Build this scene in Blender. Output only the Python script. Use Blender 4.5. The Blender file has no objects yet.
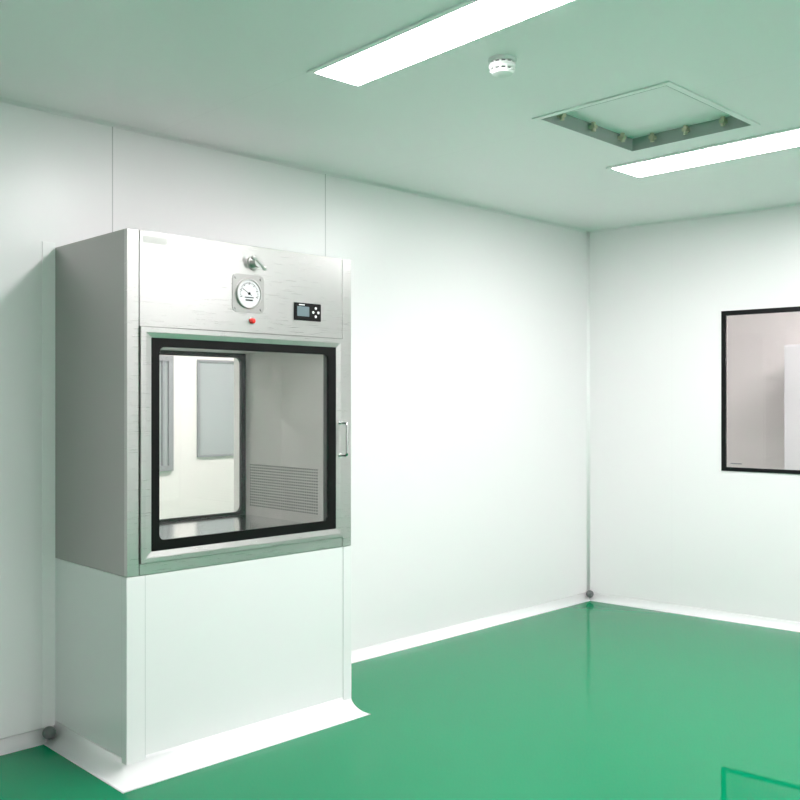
import bpy, bmesh, math, random
from mathutils import Vector, Matrix
random.seed(3)
D=bpy.data; S=bpy.context.scene
try:
    S.view_settings.view_transform='Standard'; S.view_settings.look='None'; S.view_settings.gamma=1.04
except Exception: pass
H=2.6

# ---------------------------------------------------------------- materials
def mat(name,col,rough=.5,metal=0,spec=.5,coat=0):
    m=D.materials.new(name);m.use_nodes=True
    b=m.node_tree.nodes['Principled BSDF']
    b.inputs['Base Color'].default_value=(*col,1)
    b.inputs['Roughness'].default_value=rough
    b.inputs['Metallic'].default_value=metal
    b.inputs['Specular IOR Level'].default_value=spec
    b.inputs['Coat Weight'].default_value=coat
    return m
def N(m,t,**k):
    n=m.node_tree.nodes.new(t)
    for a,v in k.items(): setattr(n,a,v)
    return n
def L(m,a,b): m.node_tree.links.new(a,b)
def noise_rough(m,scale,lo,hi,stretch=(1,1,1),bump=0,dist=.001,colvar=0):
    b=m.node_tree.nodes['Principled BSDF']
    tc=N(m,'ShaderNodeTexCoord');mp=N(m,'ShaderNodeMapping');mp.inputs['Scale'].default_value=stretch
    nz=N(m,'ShaderNodeTexNoise');nz.inputs['Scale'].default_value=scale;nz.inputs['Detail'].default_value=3
    mr=N(m,'ShaderNodeMapRange');mr.inputs['To Min'].default_value=lo;mr.inputs['To Max'].default_value=hi
    L(m,tc.outputs['Object'],mp.inputs[0]);L(m,mp.outputs[0],nz.inputs['Vector'])
    L(m,nz.outputs['Fac'],mr.inputs['Value']);L(m,mr.outputs[0],b.inputs['Roughness'])
    if colvar:
        c=b.inputs['Base Color'].default_value[:3]
        mx=N(m,'ShaderNodeMix',data_type='RGBA');mx.inputs['A'].default_value=(*[x*(1-colvar) for x in c],1)
        mx.inputs['B'].default_value=(*[min(1,x*(1+colvar)) for x in c],1)
        L(m,nz.outputs['Fac'],mx.inputs['Factor']);L(m,mx.outputs['Result'],b.inputs['Base Color'])
    if bump:
        bp=N(m,'ShaderNodeBump');bp.inputs['Strength'].default_value=bump;bp.inputs['Distance'].default_value=dist
        L(m,nz.outputs['Fac'],bp.inputs['Height']);L(m,bp.outputs[0],b.inputs['Normal'])
    return nz
def panel_wall(name,col,rough,axis,period,offset,dark=.60,width=.005,maxc=None):
    """painted sandwich panels with a joint every `period` metres"""
    m=mat(name,col,rough)
    b=m.node_tree.nodes['Principled BSDF']
    tc=N(m,'ShaderNodeTexCoord');sp=N(m,'ShaderNodeSeparateXYZ');L(m,tc.outputs['Object'],sp.inputs[0])
    ad=N(m,'ShaderNodeMath',operation='ADD');ad.inputs[1].default_value=100*period-offset
    L(m,sp.outputs[axis],ad.inputs[0])
    md=N(m,'ShaderNodeMath',operation='MODULO');md.inputs[1].default_value=period;L(m,ad.outputs[0],md.inputs[0])
    lt=N(m,'ShaderNodeMath',operation='LESS_THAN');lt.inputs[1].default_value=width;L(m,md.outputs[0],lt.inputs[0])
    out=lt
    if maxc is not None:
        l2=N(m,'ShaderNodeMath',operation='LESS_THAN');l2.inputs[1].default_value=maxc;L(m,sp.outputs[axis],l2.inputs[0])
        out=N(m,'ShaderNodeMath',operation='MULTIPLY');L(m,lt.outputs[0],out.inputs[0]);L(m,l2.outputs[0],out.inputs[1])
    mx=N(m,'ShaderNodeMix',data_type='RGBA')
    mx.inputs['A'].default_value=(*col,1);mx.inputs['B'].default_value=(*[c*dark for c in col],1)
    L(m,out.outputs[0],mx.inputs['Factor']);L(m,mx.outputs['Result'],b.inputs['Base Color'])
    nz=N(m,'ShaderNodeTexNoise');nz.inputs['Scale'].default_value=1.3;L(m,tc.outputs['Object'],nz.inputs['Vector'])
    bp=N(m,'ShaderNodeBump');bp.inputs['Strength'].default_value=.2;bp.inputs['Distance'].default_value=.01
    L(m,nz.outputs['Fac'],bp.inputs['Height']);L(m,bp.outputs[0],b.inputs['Normal'])
    return m
def emit(name,col,s):
    m=D.materials.new(name);m.use_nodes=True;nt=m.node_tree;nt.nodes.clear()
    e=nt.nodes.new('ShaderNodeEmission');o=nt.nodes.new('ShaderNodeOutputMaterial')
    e.inputs[0].default_value=(*col,1);e.inputs[1].default_value=s;nt.links.new(e.outputs[0],o.inputs[0]);return m
def glass(name,tint=(.95,.97,.96),refl=1.45):
    m=D.materials.new(name);m.use_nodes=True;nt=m.node_tree;nt.nodes.clear()
    t=nt.nodes.new('ShaderNodeBsdfTransparent');g=nt.nodes.new('ShaderNodeBsdfGlossy');x=nt.nodes.new('ShaderNodeMixShader')
    fr=nt.nodes.new('ShaderNodeFresnel');o=nt.nodes.new('ShaderNodeOutputMaterial')
    t.inputs[0].default_value=(*tint,1);g.inputs['Roughness'].default_value=.0;fr.inputs[0].default_value=refl
    nt.links.new(fr.outputs[0],x.inputs[0]);nt.links.new(t.outputs[0],x.inputs[1]);nt.links.new(g.outputs[0],x.inputs[2])
    nt.links.new(x.outputs[0],o.inputs[0]);return m
M_wall=panel_wall('painted_wall_panel',(.885,.86,.872),.32,0,1.2,-3.61,maxc=-2.0)
M_wallr=panel_wall('painted_wall_panel_right',(.885,.86,.872),.32,1,1.2,-.62,.98)
M_ceil=panel_wall('painted_ceiling_panel',(.97,.935,.95),.4,0,1.2,-1.0,.96)
M_cream=mat('cream_wall_paint',(.86,.82,.79),.5)
M_cove=mat('white_pvc_cove',(.93,.92,.925),.35)
M_base=mat('painted_panel_base',(.83,.825,.83),.3)
M_seam=mat('panel_seam_sealant',(.50,.52,.51),.6)
M_floor=mat('green_epoxy_floor',(.0003,.215,.090),.04,spec=.13)
noise_rough(M_floor,1.5,.015,.04)
M_steel=mat('brushed_stainless',(.585,.575,.565),.28,1)
noise_rough(M_steel,8,.26,.30,(1,1,60),0,0,.022)
M_steels=mat('brushed_stainless_shaded',(.43,.42,.41),.36,1)  # same steel as the front, with the cabinet side's shade in its base colour
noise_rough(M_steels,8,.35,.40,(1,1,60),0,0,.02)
M_chrome=mat('chrome',(.7,.7,.7),.12,1)
M_satin=mat('satin_nickel',(.55,.54,.53),.32,1)
M_inner=mat('satin_stainless_liner',(.93,.91,.885),.35,.08)
M_innerf=mat('polished_liner_floor',(.70,.71,.71),.14,1)
M_black=mat('black_gasket',(.003,.003,.003),.4,spec=.15)
M_gap=mat('joint_shadow_grey',(.16,.16,.155),.6)  # grey backing that paints the shadow inside the front panel joints
M_bframe=mat('black_aluminium',(.004,.004,.005),.35,spec=.2)
M_dark=mat('dark_slot',(.20,.195,.19),.6)
M_grey=mat('grey_rubber',(.13,.14,.14),.5)
M_galv=mat('zinc_profile',(.42,.45,.44),.5,.3)
M_white=mat('white_plastic',(.85,.86,.85),.4)
M_dial=mat('dial_face',(.60,.61,.62),.4)
M_red=mat('red_lens',(.75,.02,.015),.25)
M_lcd=mat('lcd_screen',(.14,.19,.21),.15)
M_alu=mat('grey_aluminium',(.33,.34,.35),.4,.4)
M_cup=mat('cupboard_enamel',(.74,.74,.74),.4)
M_brass=mat('brass_nut',(.6,.55,.42),.35,.5)
M_lamp=emit('led_panel',(1,.95,.97),52.0)
M_glass=glass('window_glass',(.97,.97,.97))
M_dglass=glass('door_glass',(.97,.975,.97),1.4)
M_wglass=mat('frosted_window',(.40,.43,.43),.3)

# ---------------------------------------------------------------- mesh helpers
def new(name,bm,m,parent=None,smooth=False,bevel=0,seg=2):
    bmesh.ops.recalc_face_normals(bm,faces=bm.faces)
    me=D.meshes.new(name);bm.to_mesh(me);bm.free()
    for mm in (m if isinstance(m,(list,tuple)) else [m]): me.materials.append(mm)
    o=D.objects.new(name,me);S.collection.objects.link(o)
    if smooth:
        for p in me.polygons:p.use_smooth=True
        try:
            me.set_sharp_from_angle(angle=math.radians(35))
        except Exception: pass
    if bevel:
        b=o.modifiers.new('bevel','BEVEL');b.width=bevel;b.segments=seg;b.limit_method='ANGLE'
    if parent:o.parent=parent
    return o
def box(bm,x0,x1,y0,y1,z0,z1,mi=0,T=None):
    c=[(x,y,z) for x in(x0,x1) for y in(y0,y1) for z in(z0,z1)]
    v=[bm.verts.new(T@Vector(p) if T else p) for p in c]
    for f in((0,1,3,2),(4,6,7,5),(0,4,5,1),(2,3,7,6),(0,2,6,4),(1,5,7,3)):
        fa=bm.faces.new([v[i] for i in f]);fa.material_index=mi
def boxes(name,lst,m,parent=None,bevel=0,T=None):
    bm=bmesh.new()
    for b in lst: box(bm,*b[:6],mi=b[6] if len(b)>6 else 0,T=T)
    return new(name,bm,m,parent,bevel=bevel)
def empty(name):
    o=D.objects.new(name,None);S.collection.objects.link(o);return o
def rrect(x0,x1,z0,z1,r,n=6):
    pts=[]
    for cx,cz,a0 in((x1-r,z1-r,0),(x0+r,z1-r,90),(x0+r,z0+r,180),(x1-r,z0+r,270)):
        for i in range(n+1):
            a=math.radians(a0+90*i/n);pts.append((cx+r*math.cos(a),cz+r*math.sin(a)))
    return pts
def ring(name,o,i,ro,ri,y0,y1,m,parent=None,slope=0,T=None,bevel=0):
    """frame between rounded rects in the XZ plane; y0 = room face, inner edge set back by slope"""
    bm=bmesh.new();A=rrect(*o,ro);B=rrect(*i,ri);n=len(A)
    tf=(lambda p:T@Vector(p)) if T else (lambda p:p)
    a0=[bm.verts.new(tf((p[0],y0,p[1]))) for p in A];b0=[bm.verts.new(tf((p[0],y0+slope,p[1]))) for p in B]
    a1=[bm.verts.new(tf((p[0],y1,p[1]))) for p in A];b1=[bm.verts.new(tf((p[0],y1,p[1]))) for p in B]
    for k in range(n):
        j=(k+1)%n
        for q in((a0[k],a0[j],b0[j],b0[k]),(a1[k],a1[j],b1[j],b1[k]),(a0[k],a0[j],a1[j],a1[k]),(b0[k],b0[j],b1[j],b1[k])):
            bm.faces.new(q)
    return new(name,bm,m,parent,bevel=bevel)
def cyl(bm,p,d,r0,r1,length,n=32,mi=0):
    d=Vector(d).normalized();q=Vector((0,0,1)).rotation_difference(d).to_matrix().to_4x4()
    before=set(bm.faces)
    bmesh.ops.create_cone(bm,cap_ends=True,segments=n,radius1=r0,radius2=r1,depth=length,
        matrix=Matrix.Translation(Vector(p)+d*length/2)@q)
    for f in set(bm.faces)-before:f.material_index=mi
def sphere(bm,p,r,mi=0,sc=(1,1,1)):
    before=set(bm.faces)
    bmesh.ops.create_uvsphere(bm,u_segments=20,v_segments=12,radius=r,matrix=Matrix.Translation(p)@Matrix.Diagonal((*sc,1)))
    for f in set(bm.faces)-before:f.material_index=mi
def lathe(bm,c,prof,n=40,mi=0,T=None):
    rows=[]
    for r,z in prof:
        row=[]
        for k in range(n):
            a=2*math.pi*k/n;p=Vector((c[0]+r*math.cos(a),c[1]+r*math.sin(a),c[2]+z));row.append(bm.verts.new(p))
        rows.append(row)
    for a,b in zip(rows,rows[1:]):
        for k in range(n):
            f=bm.faces.new((a[k],a[(k+1)%n],b[(k+1)%n],b[k]));f.material_index=mi
    for r in(rows[0],rows[-1]):
        f=bm.faces.new(r);f.material_index=mi
def tube(bm,pts,r,n=12):
    pts=[Vector(p) for p in pts];rings=[]
    for i,p in enumerate(pts):
        t=((pts[i+1] if i+1<len(pts) else p)-(pts[i-1] if i else p)).normalized()
        ref=Vector((1,0,0)) if abs(t.x)<.9 else Vector((0,0,1))
        u=t.cross(ref).normalized();w=t.cross(u)
        rings.append([bm.verts.new(p+(u*math.cos(2*math.pi*k/n)+w*math.sin(2*math.pi*k/n))*r) for k in range(n)])
    for a,b in zip(rings,rings[1:]):
        for k in range(n): bm.faces.new((a[k],a[(k+1)%n],b[(k+1)%n],b[k]))
    bm.faces.new(rings[0]);bm.faces.new(rings[-1])
def arc(r,n=8):
    return [(r-r*math.cos(math.pi/2*i/n),r-r*math.sin(math.pi/2*i/n)) for i in range(n+1)]+[(0.0005,0.0005)]
def cove(bm,path,r,zb,up=1,sc=None,rng=None):
    """concave cove along a polyline; room on the right-hand side of travel"""
    P=[Vector(p) for p in path];prof=arc(r);sc=sc or [1]*(len(P)-1)
    ns=[]
    for a,b in zip(P,P[1:]):
        d=(b-a).normalized();ns.append(Vector((d.y,-d.x)))
    sec=[]
    lo,hi=rng or (0,len(P)-1)
    for i,p in enumerate(P):
        if i==0:m=ns[0]*sc[0]
        elif i==len(P)-1:m=ns[-1]*sc[-1]
        else:
            A,B=ns[i-1],ns[i];k=A.dot(B);s1,s2=sc[i-1],sc[i]
            al=(s1-k*s2)/(1-k*k) if abs(k)<.9999 else s1;be=(s2-k*s1)/(1-k*k) if abs(k)<.9999 else 0
            m=A*al+B*be
        sec.append([bm.verts.new((p.x+m.x*d,p.y+m.y*d,zb+up*h)) for d,h in prof] if lo<=i<=hi else None)
    sec=[s for s in sec if s]
    for a,b in zip(sec,sec[1:]):
        for k in range(len(a)):
            j=(k+1)%len(a);f=bm.faces.new((a[k],a[j],b[j],b[k]))
            f.smooth = k<len(a)-2
    bm.faces.new(sec[0]);bm.faces.new(sec[-1])
def vcove(bm,p,u,v,r,z0,z1):
    p=Vector(p);u=Vector(u);v=Vector(v)
    lo=[bm.verts.new((*(p+u*a+v*b),z0)) for a,b in arc(r)];hi=[bm.verts.new((*(p+u*a+v*b),z1)) for a,b in arc(r)]
    for k in range(len(lo)):
        j=(k+1)%len(lo);f=bm.faces.new((lo[k],lo[j],hi[j],hi[k]));f.smooth=k<len(lo)-2
    bm.faces.new(lo);bm.faces.new(hi)
def slab_hole(lst,x0,x1,z0,z1,hx0,hx1,hz0,hz1,y0,y1):
    lst+=[(x0,hx0,y0,y1,z0,z1),(hx1,x1,y0,y1,z0,z1),(hx0,hx1,y0,y1,z0,hz0),(hx0,hx1,y0,y1,hz1,z1)]

# ---------------------------------------------------------------- room shell
XL,YF=-7.2,-5.6
boxes('floor',[(XL-.1,3.1,YF-.1,2.7,-.1,0)],M_floor)
hx0,hx1,hy0,hy1=-2.34,-1.62,-1.94,-1.35
bm=bmesh.new()
for b in [(XL-.1,hx0,YF-.1,2.7),(hx1,3.1,YF-.1,2.7),(hx0,hx1,YF-.1,hy0),(hx0,hx1,hy1,2.7)]:
    box(bm,*b,H,H+.1)
new('ceiling',bm,M_ceil)
l=[];slab_hole(l,XL-.1,3.1,0,H,-3.77,-2.89,.80,1.66,0,.1)
boxes('wall_back',l,M_wall)
wd=Vector((.1103,-.9939))
TR=Matrix.Rotation(math.atan2(.1103,.9939),4,'Z')
W0,W1,WZ0,WZ1=-2.15,-.950,.950,1.972
bm=bmesh.new()
for b in [(0,.1,YF-.3,W0,0,H),(0,.1,W1,0,0,H),(0,.1,W0,W1,0,WZ0),(0,.1,W0,W1,WZ1,H)]: box(bm,*b)
wr=new('wall_right',bm,M_wallr);wr.matrix_world=TR
boxes('wall_left',[(XL-.1,XL,YF-.1,0,0,H)],M_wall)
boxes('wall_front',[(XL-.1,3.1,YF-.1,YF,0,H)],M_wallr)
boxes('wall_beyond_back',[(-5.1,.6,2.5,2.6,0,H)],M_cream)
boxes('wall_beyond_left',[(-5.1,-5.0,.1,2.5,0,H)],M_cream)
boxes('wall_beyond_right',[(.5,.6,.1,2.5,0,H)],M_cream)
boxes('wall_beyond_window',[(1.95,2.05,YF,0,0,H)],M_cream)

cx0,cx1,cy=-3.864,-2.768,-.61
RW=(wd.x*5.6,wd.y*5.6)
bm=bmesh.new();cove(bm,[(XL,0),(cx0-.0,0)],.05,0);cove(bm,[(cx1,0),(0,0),RW],.05,0,rng=(0,1))
new('baseboard_back',bm,M_cove)
bm=bmesh.new();cove(bm,[(cx1,0),(0,0),RW],.05,0,rng=(1,2));new('baseboard_right',bm,M_cove)
bm=bmesh.new();cove(bm,[(XL,0),(0,0),RW],.014,H,-1);new('trim_1',bm,M_ceil)
bm=bmesh.new();vcove(bm,(0,0),(-1,0),wd,.016,.05,H);new('trim_2',bm,M_cove)
bm=bmesh.new()
sphere(bm,(-.035,-.04,.045),.026)
new('trim_3',bm,M_grey,smooth=True)

# ---------------------------------------------------------------- pass box
PB=empty('pass_box')
bm=bmesh.new();box(bm,cx0,cx1,cy,-.0005,0.0,.742);new('plinth',bm,M_base,PB)
bm=bmesh.new()
t=.0025
for z0,z1 in((.0,.742),):
    box(bm,cx0-t,cx0+.072,cy-t,cy,z0,z1);box(bm,cx0-t,cx0,cy,cy+.035,z0,z1)
    box(bm,cx1-.045,cx1+t,cy-t,cy,z0,z1);box(bm,cx1,cx1+t,cy,cy+.045,z0,z1)
new('plinth_corner_angle',bm,M_base,PB,bevel=.001)
boxes('plinth_seams',[(cx0+.072,cx0+.0745,cy-.0012,cy,.06,.742),(cx1-.0475,cx1-.045,cy-.0012,cy,.06,.742),(cx0-.0012,cx0,cy+.035,cy+.0375,.06,.742)],M_seam,PB)
bm=bmesh.new();cove(bm,[(cx0,-.0),(cx0,cy),(cx1,cy),(cx1,0)],.07,0,sc=[1.0,1.45,.42]);new('plinth_cove',bm,M_cove,PB)
boxes('wall_joint_cover',[(cx0-.055,cx0,-.004,-.0002,.05,2.05),(cx1,cx1+.055,-.004,-.0002,.05,2.05)],M_cove,PB,bevel=.001)
bm=bmesh.new();sphere(bm,(cx0-.045,-.045,.04),.026);sphere(bm,(cx1+.045,-.045,.04),.026);new('cove_corner_cap',bm,M_grey,PB,smooth=True)
zb,zt=.744,2.03
ix0,ix1,iz0,iz1=-3.745,-2.915,.845,1.625
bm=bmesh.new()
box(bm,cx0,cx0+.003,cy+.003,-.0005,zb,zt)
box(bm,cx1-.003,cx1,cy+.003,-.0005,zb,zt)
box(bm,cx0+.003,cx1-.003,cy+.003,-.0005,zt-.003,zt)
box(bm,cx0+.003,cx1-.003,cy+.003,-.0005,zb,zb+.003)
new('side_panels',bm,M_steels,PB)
f0=cy-.002
bm=bmesh.new()
box(bm,cx0-.001,-3.817,f0,cy+.02,zb,zt)
box(bm,-2.818,cx1+.001,f0,cy+.02,zb,zt)
box(bm,-3.814,-2.821,f0,cy+.02,1.673,zt)
box(bm,-3.814,-2.821,f0,cy+.02,zb,.786)
new('front_panels',bm,M_steel,PB,bevel=.0018)
boxes('front_joint_shadow',[(cx0+.01,-3.75,cy+.004,cy+.03,zb+.005,zt-.005),(-2.90,cx1-.01,cy+.004,cy+.03,zb+.005,zt-.005),(-3.76,-2.89,cy+.004,cy+.03,1.64,zt-.01),(-3.76,-2.89,cy+.004,cy+.03,zb+.01,.83)],M_gap,PB)
ring('door_frame',(-3.814,-2.821,.789,1.670),(-3.796,-2.839,.807,1.652),.002,.003,f0-.012,cy+.004,M_steel,PB,slope=.0)
ring('door_frame_bevel',(-3.796,-2.839,.807,1.652),(-3.770,-2.862,.829,1.632),.003,.004,f0-.012,cy+.004,M_steel,PB,slope=.005)
ring('door_gasket',(-3.770,-2.862,.829,1.632),(-3.735,-2.905,.868,1.598),.004,.022,f0-.006,cy+.004,M_black,PB)
boxes('door_glass',[(-3.765,-2.867,f0-.003,f0+.003,.834,1.627)],M_dglass,PB)
boxes('liner',[(ix0-.003,ix0,cy+.02,.095,iz0,iz1),(ix1,ix1+.003,cy+.02,.095,iz0,iz1),(ix0-.003,ix1+.003,cy+.02,.095,iz1,iz1+.003)],M_inner,PB)
boxes('liner_floor',[(ix0-.003,ix1+.003,cy+.02,.095,iz0-.003,iz0)],M_innerf,PB)
bm=bmesh.new()
for r in range(16):
    for c in range(32):
        y=-.555+c*.0162;z=.890+r*.0130
        box(bm,ix1-.0015,ix1-.0002,y,y+.0085,z,z+.006)
new('return_air_grille',bm,M_dark,PB)
ring('rear_door_gasket',(ix0+.001,ix1-.001,iz0+.001,iz1-.001),(ix0+.03,ix1-.026,iz0+.014,iz1-.022),.002,.03,-.008,.01,M_black,PB)
boxes('rear_door_glass',[(ix0+.02,ix1-.02,-.002,.004,iz0+.01,iz1-.01)],M_dglass,PB)
bm=bmesh.new();hx=-2.842;yy=f0-.010
pts=[(hx,yy,1.297),(hx,yy-.036,1.297)]
for i in range(1,6):
    a=math.pi/2*i/5;pts.append((hx,yy-.036-.012*math.sin(a),1.297-.012*(1-math.cos(a))))
for i in range(0,6):
    a=math.pi/2*i/5;pts.append((hx,yy-.036-.012*math.cos(a),1.153+.012*(1-math.sin(a))))
pts+=[(hx,yy,1.153)]
tube(bm,pts,.006)
cyl(bm,(hx,yy,1.297),(0,-1,0),.011,.011,.004);cyl(bm,(hx,yy,1.153),(0,-1,0),.011,.011,.004)
new('door_handle',bm,M_chrome,PB,smooth=True)
gx,gz=-3.328,1.832
bm=bmesh.new()
o=rrect(-.078,.078,-.078,.078,.02,2)
a=[bm.verts.new((gx+p[0],f0,gz+p[1])) for p in o];b=[bm.verts.new((gx+p[0],f0-.003,gz+p[1])) for p in o]
for k in range(len(o)): bm.faces.new((a[k],a[(k+1)%len(o)],b[(k+1)%len(o)],b[k]))
bm.faces.new(b);bm.faces.new(a)
for sx in(-1,1):
    for sz in(-1,1): cyl(bm,(gx+sx*.062,f0-.003,gz+sz*.062),(0,-1,0),.006,.005,.003,16)
new('gauge_plate',bm,M_steels,PB)
bm=bmesh.new()
n=48
prof=[(.062,0),(.063,-.006),(.060,-.010),(.056,-.010),(.054,-.006)]
rows=[[bm.verts.new((gx+r*math.cos(2*math.pi*k/n),f0-.003+y,gz+r*math.sin(2*math.pi*k/n))) for k in range(n)] for r,y in prof]
for p,q in zip(rows,rows[1:]):
    for k in range(n): bm.faces.new((p[k],p[(k+1)%n],q[(k+1)%n],q[k]))
new('gauge_bezel',bm,M_satin,PB,smooth=True)
bm=bmesh.new();cyl(bm,(gx,f0-.003,gz),(0,-1,0),.055,.055,.005,48);new('gauge_face',bm,M_dial,PB)
bm=bmesh.new();yf=f0-.0085
def tick(a,r0,r1,w):
    c,s=math.cos(a),math.sin(a)
    p=[(r0*c-w*s,r0*s+w*c),(r1*c-w*s,r1*s+w*c),(r1*c+w*s,r1*s-w*c),(r0*c+w*s,r0*s-w*c)]
    vs=[bm.verts.new((gx+q[0],yf,gz+q[1])) for q in p]+[bm.verts.new((gx+q[0],yf-.0006,gz+q[1])) for q in p]
    for f in((0,1,2,3),(4,5,6,7),(0,1,5,4),(1,2,6,5),(2,3,7,6),(3,0,4,7)):bm.faces.new([vs[i] for i in f])
for i in range(25):
    a=math.radians(-20+220*i/24);tick(a,.036 if i%4==0 else .040,.046,.0009 if i%4 else .0016)
tick(math.radians(150),-.014,.038,.0012)
box(bm,gx-.018,gx+.018,yf-.0006,yf,gz-.030,gz-.024);box(bm,gx-.022,gx+.022,yf-.0006,yf,gz-.018,gz-.014)
cyl(bm,(gx,yf,gz),(0,-1,0),.006,.006,.002,16)
new('gauge_dial_marks',bm,M_black,PB)
lx,lz=-3.303,1.960
bm=bmesh.new()
cyl(bm,(lx,f0,lz),(0,-1,0),.030,.028,.005);cyl(bm,(lx,f0-.005,lz),(0,-1,0),.019,.017,.026);cyl(bm,(lx,f0-.030,lz),(0,-1,0),.022,.020,.011)
tube(bm,[(lx-.024,f0-.035,lz+.016),(lx,f0-.038,lz),(lx+.028,f0-.040,lz-.021)],.0075)
sphere(bm,(lx+.029,f0-.040,lz-.022),.010);sphere(bm,(lx-.024,f0-.035,lz+.016),.009)
new('sampling_valve',bm,M_satin,PB,smooth=True)
bm=bmesh.new();cyl(bm,(-3.311,f0,1.722),(0,-1,0),.017,.016,.005);new('indicator_ring',bm,M_chrome,PB)
bm=bmesh.new();cyl(bm,(-3.311,f0-.005,1.722),(0,-1,0),.012,.011,.008);sphere(bm,(-3.311,f0-.013,1.722),.011,sc=(1,.5,1));new('indicator_lens',bm,M_red,PB,smooth=True)
px,pz=-3.019,1.778
boxes('controller_bezel',[(px-.073,px+.073,f0-.006,f0,pz-.038,pz+.038)],M_black,PB,bevel=.003)
boxes('controller_screen',[(px-.060,px+.005,f0-.0072,f0-.006,pz-.020,pz+.022)],M_lcd,PB)
bm=bmesh.new()
for dx,dz in((0,.018),(0,-.018),(-.014,0),(.014,0)): cyl(bm,(px+.042+dx,f0-.006,pz+dz),(0,-1,0),.006,.005,.002,16)
box(bm,px-.05,px-.02,f0-.0068,f0-.006,pz+.027,pz+.031)
new('controller_buttons',bm,M_white,PB)
boxes('label',[(-3.80,-3.70,f0-.0008,f0,1.985,2.012)],mat('pale_label',(.5,.5,.48),.5),PB)

# ---------------------------------------------------------------- window in right wall
WN=empty('window_1')
fw=.030
bm=bmesh.new()
for b in [(W0,W1,WZ1-fw,WZ1),(W0,W1,WZ0,WZ0+fw*.8),(W0,W0+fw,WZ0+fw*.8,WZ1-fw),(W1-fw,W1,WZ0+fw*.8,WZ1-fw)]:
    box(bm,-.006,.012,b[0],b[1],b[2],b[3])
f=new('frame',bm,M_bframe,WN);f.matrix_world=TR
g=boxes('pane',[(-.003,.0,W0+fw,W1-fw,WZ0+fw*.8,WZ1-fw)],M_glass,WN);g.matrix_world=TR
g=boxes('sticker',[(-.0045,-.003,W1-fw-.10,W1-fw-.03,WZ0+.045,WZ0+.052)],M_alu,WN);g.matrix_world=TR
CB=empty('storage_cupboard')
boxes('carcass',[(1.52,1.93,-1.64,-.745,.06,1.825),(1.56,1.93,-1.62,-.765,0,.06)],M_cup,CB,bevel=.003)
boxes('doors',[(1.505,1.52,-1.635,-1.195,.07,1.815),(1.505,1.52,-1.190,-.750,.07,1.815)],M_cup,CB,bevel=.003)
boxes('handles',[(1.48,1.49,-1.235,-1.225,.9,1.05),(1.48,1.49,-1.160,-1.150,.9,1.05),(1.48,1.505,-1.235,-1.225,.9,.91),(1.48,1.505,-1.235,-1.225,1.04,1.05),(1.48,1.505,-1.160,-1.150,.9,.91),(1.48,1.505,-1.160,-1.150,1.04,1.05)],M_alu,CB)

w=empty('window_2')
boxes('frame',[(-1.62,-1.60,2.48,2.5,.96,1.72),(-.72,-.70,2.48,2.5,.96,1.72),(-1.60,-.72,2.48,2.5,1.70,1.72),(-1.60,-.72,2.48,2.5,.96,.98)],M_alu,w)
boxes('pane',[(-1.60,-.72,2.49,2.5,.98,1.70)],M_wglass,w)
w=empty('window_3')
boxes('frame',[(-2.70,-2.66,2.47,2.5,.87,1.74),(-1.88,-1.84,2.47,2.5,.87,1.74),(-2.66,-1.88,2.47,2.5,1.70,1.74),(-2.66,-1.88,2.47,2.5,.87,.91),(-1.935,-1.92,2.465,2.5,.91,1.70)],M_alu,w)
boxes('pane',[(-2.66,-1.88,2.49,2.5,.91,1.70)],M_wglass,w)

# ---------------------------------------------------------------- ceiling fittings
def led(x0,x1,y0,y1,rot=0):
    e=empty('ceiling_light')
    fr=.022
    T=Matrix.Translation((x1,y1,0))@Matrix.Rotation(math.radians(rot),4,'Z')@Matrix.Translation((-x1,-y1,0))
    boxes('frame',[(x0-fr,x1+fr,y0-fr,y0,H-.008,H),(x0-fr,x1+fr,y1,y1+fr,H-.008,H),(x0-fr,x0,y0,y1,H-.008,H),(x1,x1+fr,y0,y1,H-.008,H)],M_cove,e,bevel=.002,T=T)
    boxes('diffuser',[(x0,x1,y0,y1,H-.006,H-.0005)],M_lamp,e,T=T)
led(-3.385,-3.18,-2.33,-1.12,-2.4)
led(-1.41,-1.145,-2.30,-1.10)
for x in(-1.40,-3.40,-5.4):
    led(x,x+.22,-4.9,-3.7)
led(-3.9,-2.7,1.1,1.35);led(-2.0,-.8,1.1,1.35)
led(.8,1.02,-2.4,-1.2)
bm=bmesh.new();c=(-2.985,-1.665,H)
lathe(bm,c,[(.050,0),(.050,-.010),(.047,-.013)],mi=0)
lathe(bm,c,[(.040,-.013),(.040,-.020)],mi=1)
lathe(bm,c,[(.047,-.020),(.048,-.030),(.044,-.036)],mi=0)
lathe(bm,c,[(.036,-.036),(.036,-.042)],mi=1)
lathe(bm,c,[(.040,-.042),(.036,-.052),(.022,-.058),(.010,-.059)],mi=0)
for k in range(12):
    a=2*math.pi*k/12;box(bm,c[0]+.041*math.cos(a)-.003,c[0]+.041*math.cos(a)+.003,c[1]+.041*math.sin(a)-.003,c[1]+.041*math.sin(a)+.003,H-.044,H-.012)
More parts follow.
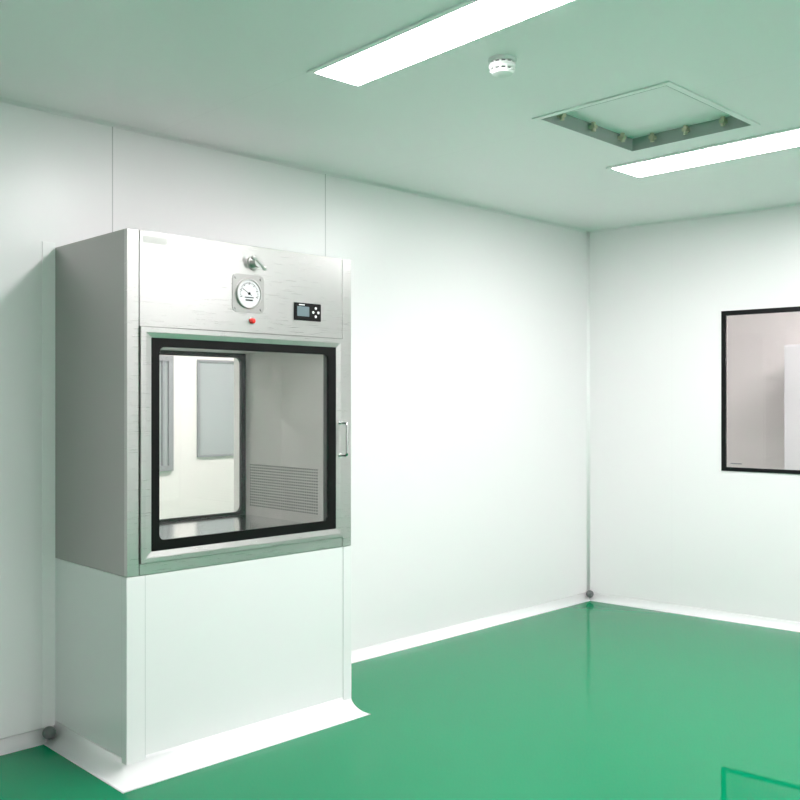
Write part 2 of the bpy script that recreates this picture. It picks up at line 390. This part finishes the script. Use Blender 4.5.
new('smoke_detector',bm,[M_white,M_grey],smooth=True)
HT=empty('ceiling_access_hatch')
e=.028
boxes('frame',[(hx0-e,hx1+e,hy0-e,hy0,H-.006,H+.0),(hx0-e,hx1+e,hy1,hy1+e,H-.006,H),(hx0-e,hx0,hy0,hy1,H-.006,H),(hx1,hx1+e,hy0,hy1,H-.006,H)],M_cove,HT,bevel=.002)
bm=bmesh.new();q=.002
box(bm,hx0,hx0+q,hy0,hy1,H-.006,H+.1);box(bm,hx1-q,hx1,hy0,hy1,H-.006,H+.1);box(bm,hx0,hx1,hy0,hy0+q,H-.006,H+.1);box(bm,hx0,hx1,hy1-q,hy1,H-.006,H+.1)
new('throat',bm,M_galv,HT)
boxes('lid',[(hx0+.004,hx1-.004,hy0+.004,hy1-.004,H+.052,H+.1)],M_cove,HT,bevel=.003)
bm=bmesh.new()
for x in(hx0+.12,hx0+.36,hx1-.12):
    box(bm,x-.012,x+.012,hy1-.035,hy1-q,H+.025,H+.04);cyl(bm,(x,hy1-.022,H+.012),(0,0,1),.011,.011,.04,6)
for y in(hy0+.12,hy0+.30,hy1-.12):
    box(bm,hx1-.035,hx1-q,y-.012,y+.012,H+.025,H+.04);cyl(bm,(hx1-.022,y,H+.012),(0,0,1),.011,.011,.04,6)
    box(bm,hx0+q,hx0+.035,y-.012,y+.012,H+.025,H+.04);cyl(bm,(hx0+.022,y,H+.012),(0,0,1),.011,.011,.04,6)
new('clamps',bm,M_brass,HT)

# ---------------------------------------------------------------- world + camera
w=D.worlds.new('world');S.world=w;w.use_nodes=True
w.node_tree.nodes['Background'].inputs[0].default_value=(.8,.85,.85,1);w.node_tree.nodes['Background'].inputs[1].default_value=.3
cam=D.cameras.new('camera');co=D.objects.new('camera',cam);S.collection.objects.link(co)
cam.sensor_width=36;cam.lens=928/800*36;cam.shift_y=.0025;cam.clip_start=.05
co.location=(-5.537,-3.753,1.39);co.rotation_euler=(math.pi/2,0,-math.atan2(.6999,.7142))
S.camera=co
